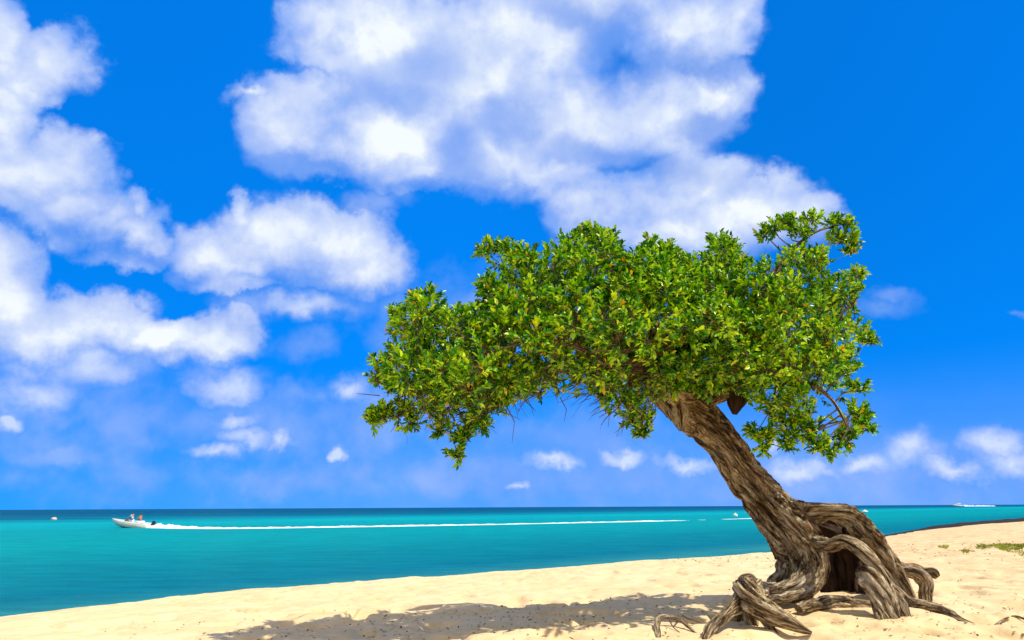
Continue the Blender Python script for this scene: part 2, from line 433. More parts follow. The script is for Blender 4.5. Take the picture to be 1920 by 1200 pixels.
def tube(pts, step=0.02, ring=64, rough=1.0, twist=0.6, flat=1.0, seed=0.0, tip=False, flute=1.0, deep=1.0):
    """pts: rows (x, y, z, radius). Returns verts, quads, bark coordinates; the surface carries twisted ridges."""
    pts = np.array(pts, float)
    L0 = np.linalg.norm(np.diff(pts[:, :3], axis=0), axis=1).sum()
    n = max(6, int(L0 / step))
    C, L = even(catmull(pts, n * 3)); idx = np.linspace(0, len(C) - 1, n).astype(int); C = C[idx]
    T = np.gradient(C[:, :3], axis=0); T /= np.linalg.norm(T, axis=1)[:, None] + 1e-9
    ref = np.array([0.1, -1.0, 0.05]); N = np.zeros_like(T)
    v = ref - T[0] * ref.dot(T[0]); v /= np.linalg.norm(v)
    for i in range(n):
        v = v - T[i] * v.dot(T[i]); v /= np.linalg.norm(v); N[i] = v
    B = np.cross(T, N)
    V = np.zeros((n, ring, 3)); bark = np.zeros((n, ring, 3))
    ang = np.arange(ring) / ring * 2 * math.pi
    Rm = float(C[:, 3].mean())
    for i in range(n):
        l = i / (n - 1) * L; r = max(C[i, 3], 0.001)
        for j in range(ring):
            a = ang[j]; at_ = a + twist * l
            ca, sa = math.cos(at_), math.sin(at_)
            q0 = Vector((ca * 1.1 + seed, sa * 1.1, l * 0.55))
            f = Rm / 0.42
            q1 = Vector((ca * 3.1 * f + seed * 2, sa * 3.1 * f, l * 0.85))
            q2 = Vector((ca * 7.5 * f + seed * 3, sa * 7.5 * f, l * 2.0))
            q3 = Vector((ca * 17 * f, sa * 17 * f + seed, l * 5.0))
            wob = mnoise.noise(Vector((ca * 2 + 9, sa * 2 + seed, l * 2.2))) * 0.25
            q1.x += wob; q2.y += wob * 2; q2.x += wob
            lob = mnoise.noise(q0) * 0.26 * flute
            r1 = (min(1.0, abs(mnoise.noise(q1)) * 4.2) - 0.72) * 0.24
            r2 = (min(1.0, abs(mnoise.noise(q2)) * 3.6) - 0.68) * 0.20
            r3 = mnoise.noise(q3) * 0.085
            d = 1 + lob + rough * (r1 + r2 + r3)
            e = r * d
            V[i, j] = C[i, :3] + N[i] * (math.cos(a) * e * deep) + B[i] * (math.sin(a) * e * flat)
            bark[i, j] = (ca * Rm, sa * Rm, l)
    I = np.arange(n * ring).reshape(n, ring)
    q = np.stack([I[:-1], np.roll(I[:-1], -1, 1), np.roll(I[1:], -1, 1), I[1:]], -1).reshape(-1, 4)
    V = V.reshape(-1, 3); bark = bark.reshape(-1, 3)
    ends = []
    for row, c in ((0, C[0]), (n - 1, C[-1])):
        k = len(V); V = np.vstack([V, c[:3]]); bark = np.vstack([bark, [0, 0, 0 if row == 0 else L]])
        rr = I[row]
        for j in range(ring):
            a_, b_ = rr[j], rr[(j + 1) % ring]
            ends.append((b_, a_, k, k) if row == 0 else (a_, b_, k, k))
    return V, q, np.array([e[:3] for e in ends]), bark

def m_bark(nt, p):
    at_ = nt.add('ShaderNodeAttribute', attribute_name='bark').outputs['Vector']
    mp = nt.add('ShaderNodeMapping'); nt.put(mp.inputs['Vector'], at_); mp.inputs['Scale'].default_value = (1, 1, 0.145)
    v = mp.outputs[0]
    geo = nt.add('ShaderNodeNewGeometry').outputs['Position']
    n1 = nt.noise(v, 9, 6, 0.68, 1.0); n2 = nt.noise(v, 36, 5, 0.75, 0.8); n3 = nt.noise(geo, 2.4, 5, 0.6); n4 = nt.noise(v, 110, 3, 0.6)
    fac = nt.math('ADD', nt.math('MULTIPLY', n1, 0.48), nt.math('MULTIPLY', n2, 0.52))
    c = nt.ramp(fac, [(0.39, (0.014, 0.008, 0.004)), (0.45, (0.060, 0.036, 0.015)), (0.492, (0.28, 0.185, 0.082)), (0.54, (0.56, 0.43, 0.24)), (0.60, (0.85, 0.75, 0.56))])
    c = nt.mix(nt.rng(n3, 0.52, 0.68, 0, 0.7), c, nt.mix(0.6, c, rgb(0.20, 0.10, 0.035)))
    c = nt.mix(nt.rng(n3, 0.30, 0.45, 0.6, 0.0), c, nt.mix(0.5, c, rgb(0.36, 0.34, 0.29)))
    nt.put(p.inputs['Base Color'], c)
    p.inputs['Roughness'].default_value = 0.85; p.inputs['Specular IOR Level'].default_value = 0.25
    vo = nt.add('ShaderNodeTexVoronoi', feature='DISTANCE_TO_EDGE'); nt.put(vo.inputs['Vector'], nt.vmath('ADD', v, nt.vmath('SCALE', nt.noise(v, 12, 3, 0.6, col=True), scale=0.10))); vo.inputs['Scale'].default_value = 11.0
    crack = nt.rng(vo.outputs['Distance'], 0.0, 0.09)
    h = nt.math('ADD', nt.math('MULTIPLY', n1, 0.6), nt.math('ADD', nt.math('MULTIPLY', n2, 0.5), nt.math('MULTIPLY', n4, 0.16)))
    h = nt.math('ADD', h, nt.math('MULTIPLY', crack, 0.16))
    b = nt.add('ShaderNodeBump'); b.inputs['Strength'].default_value = 1.0; b.inputs['Distance'].default_value = 0.10
    nt.put(b.inputs['Height'], h); nt.put(p.inputs['Normal'], b.outputs[0])
M_BARK = material('bark', m_bark)
M_TWIG = simple('twig_wood', (0.12, 0.075, 0.04), 0.85, 0.2, 0.5, 3.0)

M_STUB_SHADE = simple('dead_stub_and_shade_wood', (0.045, 0.024, 0.012), 0.9, 0.2, 0.5, 5.0)  # dead wood of the stub; on the back roots it imitates shade

tree = empty('divi_tree', (TREE.x, TREE.y, 0))
tag(tree, 'wind-bent leaning tree with gnarled grey trunk, arching bare roots and flat green crown', 'tree')
TI = Matrix.Translation(-tree.location)
def solid(name, tubes, mat=None, parent=tree, label=None):
    Vs, Qs, Ts, Bs = [], [], [], []; k = 0
    for V, q, t, b in tubes:
        Vs.append(V); Qs.append(q + k); Ts.append(t + k); Bs.append(b); k += len(V)
    V = np.vstack(Vs) - np.array(tree.location if parent is tree else (0, 0, 0)); B = np.vstack(Bs)
    q = np.vstack(Qs); t = np.vstack(Ts)
    me = bpy.data.meshes.new(name)
    faces_v = np.r_[q.ravel(), t.ravel()].astype(np.int32)
    tot = np.r_[np.full(len(q), 4), np.full(len(t), 3)].astype(np.int32)
    st = np.r_[0, np.cumsum(tot)[:-1]].astype(np.int32)
    me.vertices.add(len(V)); me.vertices.foreach_set('co', V.astype(np.float32).ravel())
    me.loops.add(len(faces_v)); me.loops.foreach_set('vertex_index', faces_v)
    me.polygons.add(len(tot)); me.polygons.foreach_set('loop_start', st); me.polygons.foreach_set('loop_total', tot)
    me.polygons.foreach_set('use_smooth', np.ones(len(tot), bool))
    a = me.attributes.new('bark', 'FLOAT_VECTOR', 'POINT'); a.data.foreach_set('vector', B.astype(np.float32).ravel())
    me.materials.append(mat or M_BARK); me.update(calc_edges=True); me.validate()
    o = bpy.data.objects.new(name, me); COL.objects.link(o); o.parent = parent
    if label: o['label'] = label
    return o
def row(px, py, y, r_px):
    """a centre-line point traced on the photograph at distance y, with its radius given in photograph pixels"""
    c = at(px, py, y)
    return (c.x, c.y, c.z, r_px * y / F_PX * 1.0)

# trunk: from the crown down to the foot that sweeps out to the left
trunk_rows = [row(1234,706,10.35,31), row(1268,738,10.45,36), row(1314,780,10.6,35), row(1362,838,10.75,30), row(1400,896,10.9,30), row(1444,958,11.0,34), row(1482,1008,11.05,37),
              row(1500,1050,11.05,35), row(1490,1085,11.05,31), row(1466,1110,11.0,25), row(1446,1126,10.95,16)]
burl = tube([row(1268,742,10.4,20), row(1274,778,10.3,19), row(1277,807,10.25,4)], 0.02, 48, 1.1, 0.6, seed=4.0)
trunk = solid('trunk', [tube(trunk_rows, 0.016, 150, 1.15, 0.55, seed=0.0), burl])
# second fold of the trunk that runs into the arch on the right
ROOTS = [
 # the big arch
 [row(1420,890,11.05,8), row(1462,940,11.05,13), row(1508,964,10.95,15), row(1552,963,10.75,12), row(1594,972,10.65,15), row(1634,1015,10.5,17), row(1668,1066,10.4,14), row(1694,1110,10.3,11), row(1708,1140,10.3,7)],
 # buttress down the front of the trunk that sweeps out to the left
 [row(1412,872,10.92,8), row(1448,934,10.86,16), row(1500,996,10.75,24), row(1524,1042,10.7,22), row(1522,1080,10.6,21), row(1494,1104,10.4,20), row(1456,1112,10.2,17), row(1424,1112,10.0,17), row(1400,1112,9.7,14)],
 # pale inner arch
 [row(1524,1012,10.7,12), row(1556,1020,10.2,12), row(1584,1014,9.95,11), row(1618,1034,9.7,13), row(1652,1072,9.5,13), row(1672,1108,9.4,13), row(1690,1145,9.2,12), row(1705,1175,9.1,8), row(1712,1192,9.0,5)],
 # heavy front root with its legs
 [row(1610,1070,9.75,7), row(1630,1084,9.6,19), row(1650,1108,9.4,21), row(1664,1138,9.25,19), row(1676,1165,9.1,13), row(1700,1192,8.9,7)],
 [row(1638,1105,9.5,13), row(1648,1140,9.3,12), row(1656,1168,9.1,10), row(1652,1190,9.0,6)],
 # back wall of roots under the arch, the hollow's shade painted into their colour
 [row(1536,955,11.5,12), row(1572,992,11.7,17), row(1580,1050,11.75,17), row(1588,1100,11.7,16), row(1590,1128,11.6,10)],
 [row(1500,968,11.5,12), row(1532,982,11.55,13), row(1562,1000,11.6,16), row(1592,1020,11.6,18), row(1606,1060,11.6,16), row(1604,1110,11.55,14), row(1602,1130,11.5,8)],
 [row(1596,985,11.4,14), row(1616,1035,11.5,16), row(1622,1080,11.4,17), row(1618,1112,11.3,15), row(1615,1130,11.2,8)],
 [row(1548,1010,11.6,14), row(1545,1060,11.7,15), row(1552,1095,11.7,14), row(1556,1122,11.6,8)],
 [row(1650,1040,11.0,12), row(1652,1080,10.9,15), row(1660,1120,10.8,13), row(1668,1142,10.7,7)],
 # low root lying on the sand below the arch
 [row(1496,1142,9.7,7), row(1520,1134,9.9,10), row(1565,1130,10.1,12), row(1610,1136,10.1,11), row(1650,1146,10.0,11), row(1700,1150,9.9,8)],
 # root running off to the right
 [row(1668,1112,10.1,16), row(1700,1132,10.0,13), row(1742,1140,9.8,11), row(1775,1150,9.5,10), row(1802,1164,9.2,6), row(1840,1176,9.0,2)],
 # bracket shaped root stub further right
 [row(1664,1052,10.9,8), row(1692,1068,10.85,11), row(1720,1074,10.75,14), row(1737,1092,10.7,13), row(1736,1118,10.65,10), row(1742,1148,10.6,8)],
 [row(1700,1070,10.85,7), row(1728,1074,10.75,10), row(1748,1074,10.7,10), row(1758,1082,10.68,5)],
 [row(1652,1040,10.7,12), row(1680,1080,10.5,12), row(1694,1112,10.4,12), row(1702,1140,10.3,9)],
]
root_labels = {0: 'bare root arching up from the trunk and down to the right', 12: 'short bracket-shaped root stub'}
for k_, rw in enumerate(ROOTS):
    solid('root', [tube(rw, 0.018, 60, 1.25, 0.9, seed=3.1 * k_ + 1, flute=1.1, deep=2.2 if k_ == 0 else 1.0)], mat=M_STUB_SHADE if k_ in (5, 6, 7, 8, 9) else None, label=root_labels.get(k_) or ('root deep in the hollow, coloured dark to imitate the shade' if k_ in (5, 6, 7, 8, 9) else None))
# the raised root knee in front on the left, with its spread legs
knee = [
 [row(1440,1110,10.4,14), row(1416,1102,9.6,20), row(1398,1104,9.0,20), row(1412,1124,8.75,23), row(1440,1146,8.6,20), row(1475,1164,8.5,14), row(1502,1178,8.45,8), row(1522,1187,8.4,3)],
 [row(1400,1106,8.95,18), row(1382,1134,8.8,14), row(1356,1156,8.5,9), row(1332,1178,8.25,9), row(1318,1204,8.0,9)],
 [row(1402,1112,9.0,18), row(1404,1145,9.0,14), row(1412,1172,9.0,10), row(1420,1190,8.95,6)],
 [row(1395,1120,9.2,15), row(1384,1155,9.3,12), row(1378,1176,9.3,8)],
 [row(1422,1130,8.8,13), row(1434,1160,8.7,8), row(1448,1180,8.6,6), row(1460,1196,8.5,4)],
 [row(1400,1100,9.1,16), row(1402,1090,9.05,13), row(1412,1083,9.0,8)],
]
solid('root', [tube(k_, 0.016, 64, 1.3, 0.9, seed=50 + i) for i, k_ in enumerate(knee)], label='raised knee-shaped root with spread legs in front of the trunk')

def at_y(q, dy):      # slide a point along its line of sight
    v = Vector(q[:3]) - CAM; f = (v.y + dy) / v.y; v = CAM + v * f
    return (v.x, v.y, v.z, q[3] * f)
# limbs inside the crown
LIMBS = [
 [row(1290,750,10.45,40), row(1230,700,10.2,34), row(1150,690,9.8,24), row(1050,690,9.4,17), row(940,700,9.1,12), row(840,720,8.9,7), row(760,740,8.8,4)],
 [row(1280,745,10.4,34), row(1200,650,10.1,24), row(1110,600,9.8,17), row(1000,570,9.5,11), row(900,590,9.4,7), row(800,600,9.3,3)],
 [row(1280,740,10.4,30), row(1240,640,10.2,22), row(1190,560,10.0,14), row(1130,490,9.9,8), row(1110,450,9.9,3)],
 [row(1290,735,10.45,28), row(1290,640,10.4,20), row(1270,560,10.4,12), row(1250,490,10.4,5)],
 [row(1300,740,10.5,32), row(1370,660,10.6,22), row(1420,580,10.6,15), row(1460,500,10.6,9), row(1520,440,10.6,5), row(1580,420,10.6,2)],
 [row(1310,745,10.5,28), row(1400,690,10.6,19), row(1490,640,10.5,13), row(1560,600,10.4,7), row(1600,570,10.4,3)],
 [row(1320,750,10.55,24), row(1400,720,10.2,15), row(1480,710,9.9,10), row(1550,740,9.8,6), row(1590,800,9.8,3)],
 [row(1240,700,10.2,24), row(1150,690,9.0,16), row(1080,650,8.4,10), row(1000,640,8.1,6), row(920,660,8.0,3)],
 [row(1230,695,10.3,24), row(1150,640,10.9,16), row(1050,580,11.0,10), row(960,520,10.9,4)],
]
LIMBS = [[tuple(at_y(q, -0.62 * min(1.0, i_ / 2.0))) for i_, q in enumerate(rw)] for rw in LIMBS]
for k_, rw in enumerate(LIMBS):
    solid('branch', [tube([(*q[:3], q[3] * (0.55 if i_ > 1 else 0.8)) for i_, q in enumerate(rw)], 0.045, 20, 0.9, 1.2, seed=70 + k_)])
solid('branch_stub', [tube([row(1384,650,10.1,26), row(1382,700,10.1,22), row(1382,733,10.1,19), row(1380,758,10.1,14), row(1378,777,10.1,4)], 0.02, 40, 1.6, 0.6, seed=35, flute=1.2)], mat=M_STUB_SHADE, label='broken dark stub hanging under the crown')

# ------------------------------------------------------------------ crown
OUT = [(706,700),(738,640),(738,598),(756,568),(805,548),(850,572),(895,560),(908,520),(896,492),(912,456),(965,466),(1010,462),(1060,446),(1112,428),(1152,448),(1172,474),(1212,452),(1262,470),(1292,482),(1326,452),(1380,452),(1396,492),(1420,482),(1440,470),
       (1500,450),(1560,480),(1608,510),(1612,560),(1628,630),(1600,690),(1608,740),(1625,790),(1600,820),(1545,838),(1490,826),(1450,800),(1420,760),(1390,742),(1340,735),(1290,728),(1240,745),(1212,800),(1170,790),(1130,765),(1090,742),(1030,738),(970,752),(930,785),(890,800),(845,798),(800,775),(740,770),(715,735)]
OUTA = np.array(OUT, float)
def inside(x, y):
    c = False; n = len(OUT); j = n - 1
    for i in range(n):
        xi, yi = OUT[i]; xj, yj = OUT[j]
        if (yi > y) != (yj > y) and x < (xj - xi) * (y - yi) / (yj - yi) + xi: c = not c
        j = i
    return c
def edge_dist(x, y):
    a = OUTA; b = np.roll(OUTA, -1, 0); ab = b - a; ap = np.array([x, y]) - a
    t = np.clip((ap * ab).sum(1) / (ab * ab).sum(1), 0, 1)
    return np.linalg.norm(ap - ab * t[:, None], axis=1).min()
def mid_y(px):        # how far away the middle of the crown is, left to right
    return float(np.interp(px, [700, 900, 1100, 1300, 1450, 1640], [8.15, 8.35, 8.65, 9.15, 9.55, 9.75]))
rnd = random.Random(5)
clumps = []           # centre, radius, weight
tries = 0
while len(clumps) < 340 and tries < 60000:
    tries += 1
    px = rnd.uniform(700, 1640); py = rnd.uniform(425, 845)
    if not inside(px, py): continue
    d = edge_dist(px, py)
    r = min(d + 4, rnd.uniform(26, 52))
    if r < 16: continue
    half = 1.55 * math.sqrt(min(1.0, d / 150.0))
    dy = rnd.uniform(-1, 1); dy = math.copysign(abs(dy) ** 0.55, dy) * half
    Yc = mid_y(px) + dy
    c = at(px, py, Yc)
    rm = r * Yc / F_PX
    if any((c - o[0]).length < 0.56 * min(rm, o[1]) + 0.08 for o in clumps): continue
    wgt = 1.0
    if px > 1390: wgt = 0.85
    if px > 1380 and py > 690: wgt = 0.58
    clumps.append((c, rm, wgt))
for px, py, Yc in ((1352,690,9.6),(1376,712,9.7),(1402,700,9.7),(1420,722,9.7),(1345,716,9.7),(1398,728,9.75),(1335,730,9.8),(1300,722,9.7),(1272,716,9.6),(1258,726,9.7)):
    clumps.append((at(px, py, Yc), 22 * Yc / F_PX, 1.0))
for _ in range(26):      # thick leafage over the fork of the trunk
    px = rnd.uniform(1290, 1470); py = rnd.uniform(540, 705)
    Yc = mid_y(px) + rnd.uniform(-1.3, 0.7); clumps.append((at(px, py, Yc), 34 * Yc / F_PX, 1.0))
SPRIGS = [(700,790,8.8,14),(722,778,8.8,16),(745,775,8.85,18),(770,792,8.85,18),(858,852,8.7,11),(868,825,8.75,13),(880,806,8.8,16),(905,800,8.9,16),(826,806,8.8,16),(1206,815,9.6,13),(1196,798,9.6,16),(1180,785,9.6,18),(1432,440,10.6,14),(1452,428,10.6,14),(1475,420,10.6,15),
 (1500,438,10.6,20),(1522,412,10.6,14),(1560,422,10.6,17),(1588,420,10.6,15),(1596,450,10.6,17),(1572,452,10.6,15),(1600,468,10.6,12),(1345,458,10.5,18),(1372,458,10.5,15),(1440,818,9.7,13),(1432,838,9.7,10),(1480,822,9.8,16),(1478,838,9.8,10),(1560,842,9.8,13),(1535,838,9.8,15),(1590,822,9.9,17),(1626,802,10,15),(1612,780,10,15),
 (1418,812,9.6,12),(1470,780,9.8,20),(1500,800,9.8,20),(1632,640,10.2,12),(905,470,9.9,16),(930,465,9.9,16),(958,470,9.8,16),(1112,436,9.9,18),(1140,448,9.9,18),(1090,448,9.9,18),(1215,460,10.2,18),(1250,472,10.2,18),(745,592,9.2,16),(770,572,9.2,18),(805,560,9.2,18),(712,690,8.9,16),(705,712,8.9,12),(1605,520,10.3,16),(1610,730,10.1,16)]
for px, py, Yc, r in SPRIGS:
    Yc -= 0.62
    clumps.append((at(px, py, Yc), r * Yc / F_PX, 1.5))

limb_pts = []
for rw in LIMBS:
    C = catmull(rw, 24)
    for c in C[3:]: limb_pts.append(Vector(c[:3]))
def near_limb(p):
    return min(limb_pts, key=lambda q: (q - p).length_squared)

leafV, leafN = [], []
leaf_col = []
twig_paths = []
UP = Vector((0, 0, 1)); WIND = Vector((-1, -0.1, 0.0))
def add_leaf(base, d, n, L, W, hue):
    s = d.cross(n); s.normalize(); n2 = s.cross(d); n2.normalize()
    cup = 0.22 * W
    tipd = -0.12 * L
    leafV.extend((base, base + d * (0.32 * L) + s * (0.46 * W) + n2 * cup, base + d * (0.68 * L) + s * (0.40 * W) + n2 * cup,
                  base + d * L + n2 * tipd, base + d * (0.68 * L) - s * (0.40 * W) + n2 * cup, base + d * (0.32 * L) - s * (0.46 * W) + n2 * cup))
    leaf_col.append(hue)
def spray(p0, dr, length, nleaf, scale=1.0):
    """a shoot: thin stem with leaves crowding to its tip"""
    dr = dr.normalized()
    side = dr.orthogonal().normalized(); a0 = rnd.uniform(0, 6.28)
    p = p0
    bend = (UP * 0.5 + Vector((rnd.uniform(-.5, .5), rnd.uniform(-.5, .5), 0))) * 0.35
    p1 = p0 + dr * length * 0.5; d2 = (dr + bend).normalized(); p2 = p1 + d2 * length * 0.5
    twig_paths.append((p0, p1, p2, 0.0035))
    shade = rnd.gauss(0, 0.6)
    for i in range(nleaf):
        t = 0.25 + 0.75 * (i + rnd.random()) / nleaf
        b = p0.lerp(p1, t * 2) if t < 0.5 else p1.lerp(p2, t * 2 - 1)
        ax = dr if t < 0.5 else d2
        a = a0 + i * 2.4 + rnd.uniform(-.4, .4)
        rad = (side * math.cos(a) + ax.cross(side) * math.sin(a)).normalized()
        op = rnd.uniform(0.35, 1.25) * (1.15 - 0.55 * t)
        d = (ax * math.cos(op) + rad * math.sin(op)).normalized()
        n = (ax * math.sin(op) - rad * math.cos(op)) + UP * 0.9 + sun_dir * 0.75 + Vector((rnd.gauss(0, .35), rnd.gauss(0, .35), rnd.gauss(0, .35)))
        n = n - d * n.dot(d)
        if n.length < 1e-3: continue
        L = rnd.triangular(0.040, 0.112, 0.070) * scale; W = L * rnd.uniform(0.42, 0.54)
        u = rnd.random()
        hue = 2.0 + rnd.random() if u < 0.016 else min(1, max(0, 0.46 + 0.2 * shade + rnd.gauss(0, .28)))
        add_leaf(b, d, n.normalized(), L, W, hue)

nspr = 0
for c, r, wgt in clumps:
    q = near_limb(c)
    mid = c.lerp(q, 0.5) + Vector((rnd.uniform(-.08, .08), rnd.uniform(-.08, .08), rnd.uniform(-.1, .05)))
    twig_paths.append((q, mid, c, 0.013))
    ns = int(wgt * (9 + 290 * r * r))
    for k_ in range(ns):
        z = rnd.uniform(-1, 1); a = rnd.uniform(0, 6.283); s_ = math.sqrt(1 - z * z)
        dv = Vector((s_ * math.cos(a), s_ * math.sin(a), z))
        if dv.z < -0.35 and rnd.random() < 0.55: continue
        rr = r * (0.45 + 0.55 * rnd.random() ** 0.6)
        p = c + Vector((dv.x * rr, dv.y * rr, dv.z * rr * 0.9))
        dr = dv + UP * 0.45 + WIND * 0.12
        ln = rnd.uniform(0.13, 0.24)
        if rnd.random() < 0.10: twig_paths.append((c, c.lerp(p, 0.5) + Vector((rnd.uniform(-.05, .05), rnd.uniform(-.05, .05), 0.02)), p, 0.006))
        spray(p - dr.normalized() * ln * 0.6, dr, ln, rnd.randint(10, 14)); nspr += 1

# bare tangled twigs under the crown
for _ in range(420):
    px = rnd.uniform(760, 1260)
    low = np.interp(px, [740, 800, 845, 890, 930, 970, 1030, 1090, 1130, 1170, 1212, 1260], [770, 778, 795, 800, 785, 754, 740, 744, 765, 785, 795, 745])
    p0 = at(px, low - rnd.uniform(4, 70), mid_y(px) + rnd.uniform(-1.0, 1.0))
    dv = Vector((rnd.uniform(-1, .3), rnd.uniform(-.5, .5), rnd.uniform(-.6, .25))).normalized()
    l = rnd.uniform(0.15, 0.5)
    p1 = p0 + dv * l * .5; p2 = p1 + (dv + Vector((rnd.uniform(-.6, .6), rnd.uniform(-.6, .6), rnd.uniform(-.5, .3)))).normalized() * l * .5
    twig_paths.append((p0, p1, p2, rnd.uniform(0.003, 0.007)))
for a_, b_, c_ in (((712,742),(690,740),(668,738)), ((715,720),(700,708),(690,690)), ((712,728),(702,700),(706,682)), ((1050,745),(1062,768),(1058,790)), ((985,752),(1000,766),(1005,772)), ((1540,480),(1560,492),(1600,468)), ((1540,480),(1552,460),(1560,440)),
                   ((880,806),(866,826),(856,852)), ((760,780),(730,782),(700,790)), ((1400,790),(1440,805),(1480,800)), ((1440,790),(1470,810),(1480,835)), ((1130,600),(1158,560),(1160,535)), ((1160,640),(1150,600),(1128,598)), ((1110,660),(1150,655),(1180,660))):
    yy = mid_y(a_[0]) - (0.2 if a_[1] > 700 or a_[1] < 500 else 1.5)
    twig_paths.append((at(*a_, yy), at(*b_, yy), at(*c_, yy), 0.007))

def twig_mesh():
    V, F = [], []
    for p0, p1, p2, r in twig_paths:
        for a_, b_, ra, rb in ((p0, p1, r, r * .75), (p1, p2, r * .75, r * .4)):
            d = (b_ - a_)
            if d.length < 1e-4: continue
            s = d.orthogonal().normalized(); t = d.normalized().cross(s)
            k = len(V)
            for q, rr in ((a_, ra), (b_, rb)):
                for j in range(3):
                    an = j * 2.0944
                    V.append(q + s * (rr * math.cos(an)) + t * (rr * math.sin(an)))
            for j in range(3): F.append((k + j, k + (j + 1) % 3, k + 3 + (j + 1) % 3, k + 3 + j))
    V = np.array([tuple(v) for v in V]) - np.array(tree.location)
    o = np_mesh('twigs', V, F, M_TWIG, tree); o['kind'] = 'stuff'
    return o
twig_mesh()

def m_leaf(nt, p):
    h = nt.add('ShaderNodeAttribute', attribute_name='hue').outputs['Fac']
    green = nt.ramp(h, [(0.0, (0.008, 0.085, 0.002)), (0.30, (0.045, 0.25, 0.002)), (0.58, (0.28, 0.56, 0.003)), (1.0, (0.68, 0.82, 0.02))])
    c = nt.mix(nt.rng(h, 1.5, 1.6), green, nt.mix(nt.rng(h, 2.0, 3.0), rgb(0.75, 0.30, 0.015), rgb(0.80, 0.50, 0.02)))
    nt.put(p.inputs['Base Color'], c)
    p.inputs['Roughness'].default_value = 0.36; p.inputs['Specular IOR Level'].default_value = 0.45
    tr = nt.add('ShaderNodeBsdfTranslucent')
    nt.put(tr.inputs['Color'], nt.mix(1.0, c, rgb(1.5, 1.4, 0.6), 'MULTIPLY'))
    mx = nt.add('ShaderNodeMixShader'); mx.inputs[0].default_value = 0.17
    nt.l.new(p.outputs[0], mx.inputs[1]); nt.l.new(tr.outputs[0], mx.inputs[2])
    nt.l.new(mx.outputs[0], nt.n['Material Output'].inputs['Surface'])
M_LEAF = material('leaf', m_leaf)
nl = len(leaf_col)
LV = np.array([tuple(v) for v in leafV]) - np.array(tree.location)
k0 = np.arange(nl) * 6
LF = np.concatenate([np.stack([k0, k0 + 1, k0 + 2, k0 + 3], -1), np.stack([k0, k0 + 3, k0 + 4, k0 + 5], -1)])
crown = np_mesh('crown', LV, LF, M_LEAF, tree, smooth=False, attrs={'hue': ('FACE', 'FLOAT', np.r_[leaf_col, leaf_col])})

# ------------------------------------------------------------------ boats, wakes, buoys
def loft(name, sections, mat, parent, cap=True):
    """sections: list of point rings (same count) -> skin between them"""
    bm = bmesh.new(); rings = [[bm.verts.new(p) for p in s] for s in sections]
    n = len(rings[0])
    for a, b in zip(rings, rings[1:]):
        for j in range(n):
            try: bm.faces.new((a[j], a[(j + 1) % n], b[(j + 1) % n], b[j]))
            except ValueError: pass
    if cap:
        bm.faces.new(rings[0][::-1]); bm.faces.new(rings[-1])
    bmesh.ops.recalc_face_normals(bm, faces=bm.faces)
    return bm_obj(name, bm, mat, parent)
def box(name, lo, hi, mat, parent, bev=0.03, taper=(1, 1)):
    bm = bmesh.new(); bmesh.ops.create_cube(bm, size=1)
    for v in bm.verts:
        top = v.co.z > 0
        for k_ in range(3):
            c = (lo[k_] + hi[k_]) / 2; h = (hi[k_] - lo[k_])
            f = taper[k_] if (top and k_ < 2) else 1
            v.co[k_] = c + v.co[k_] * h * f
    if bev: bmesh.ops.bevel(bm, geom=bm.edges[:], offset=bev, segments=2, affect='EDGES')
    return bm_obj(name, bm, mat, parent, smooth=False)
M_WHITE = simple('white_gelcoat', (0.80, 0.80, 0.78), 0.3, 0.5, 0.05)
M_CREAM = simple('cream_hull', (0.62, 0.58, 0.46), 0.35, 0.5, 0.1)
M_DARK = simple('dark_plastic', (0.03, 0.03, 0.035), 0.4, 0.5, 0.2)
M_GLASS = simple('tinted_glass', (0.05, 0.10, 0.13), 0.08, 0.8, 0.05)
M_SKIN = simple('skin', (0.42, 0.21, 0.12), 0.55, 0.4, 0.05)
M_HAIR = simple('hair', (0.05, 0.03, 0.015), 0.6, 0.3, 0.2)
M_SHIRT_W = simple('white_cloth', (0.80, 0.80, 0.82), 0.8, 0.2, 0.05)
M_SHIRT_O = simple('orange_cloth', (0.75, 0.20, 0.04), 0.8, 0.2, 0.08)
M_SHORTS = simple('shorts_cloth', (0.10, 0.14, 0.25), 0.8, 0.2, 0.1)
M_BUOY_W = simple('weathered_white_float', (0.78, 0.74, 0.64), 0.5, 0.4, 0.12, 3)
M_BUOY_T = simple('weathered_tan_float', (0.56, 0.50, 0.38), 0.6, 0.3, 0.25, 3)
def m_foam(nt, p):
    geo = nt.add('ShaderNodeNewGeometry').outputs['Position']
    n = nt.noise(geo, 2.0, 5, 0.65)
    nt.put(p.inputs['Base Color'], nt.mix(nt.rng(n, 0.35, 0.6), rgb(0.55, 0.72, 0.76), rgb(0.86, 0.88, 0.88)))
    p.inputs['Roughness'].default_value = 0.8; p.inputs['Specular IOR Level'].default_value = 0.2
M_FOAM = material('foam', m_foam)

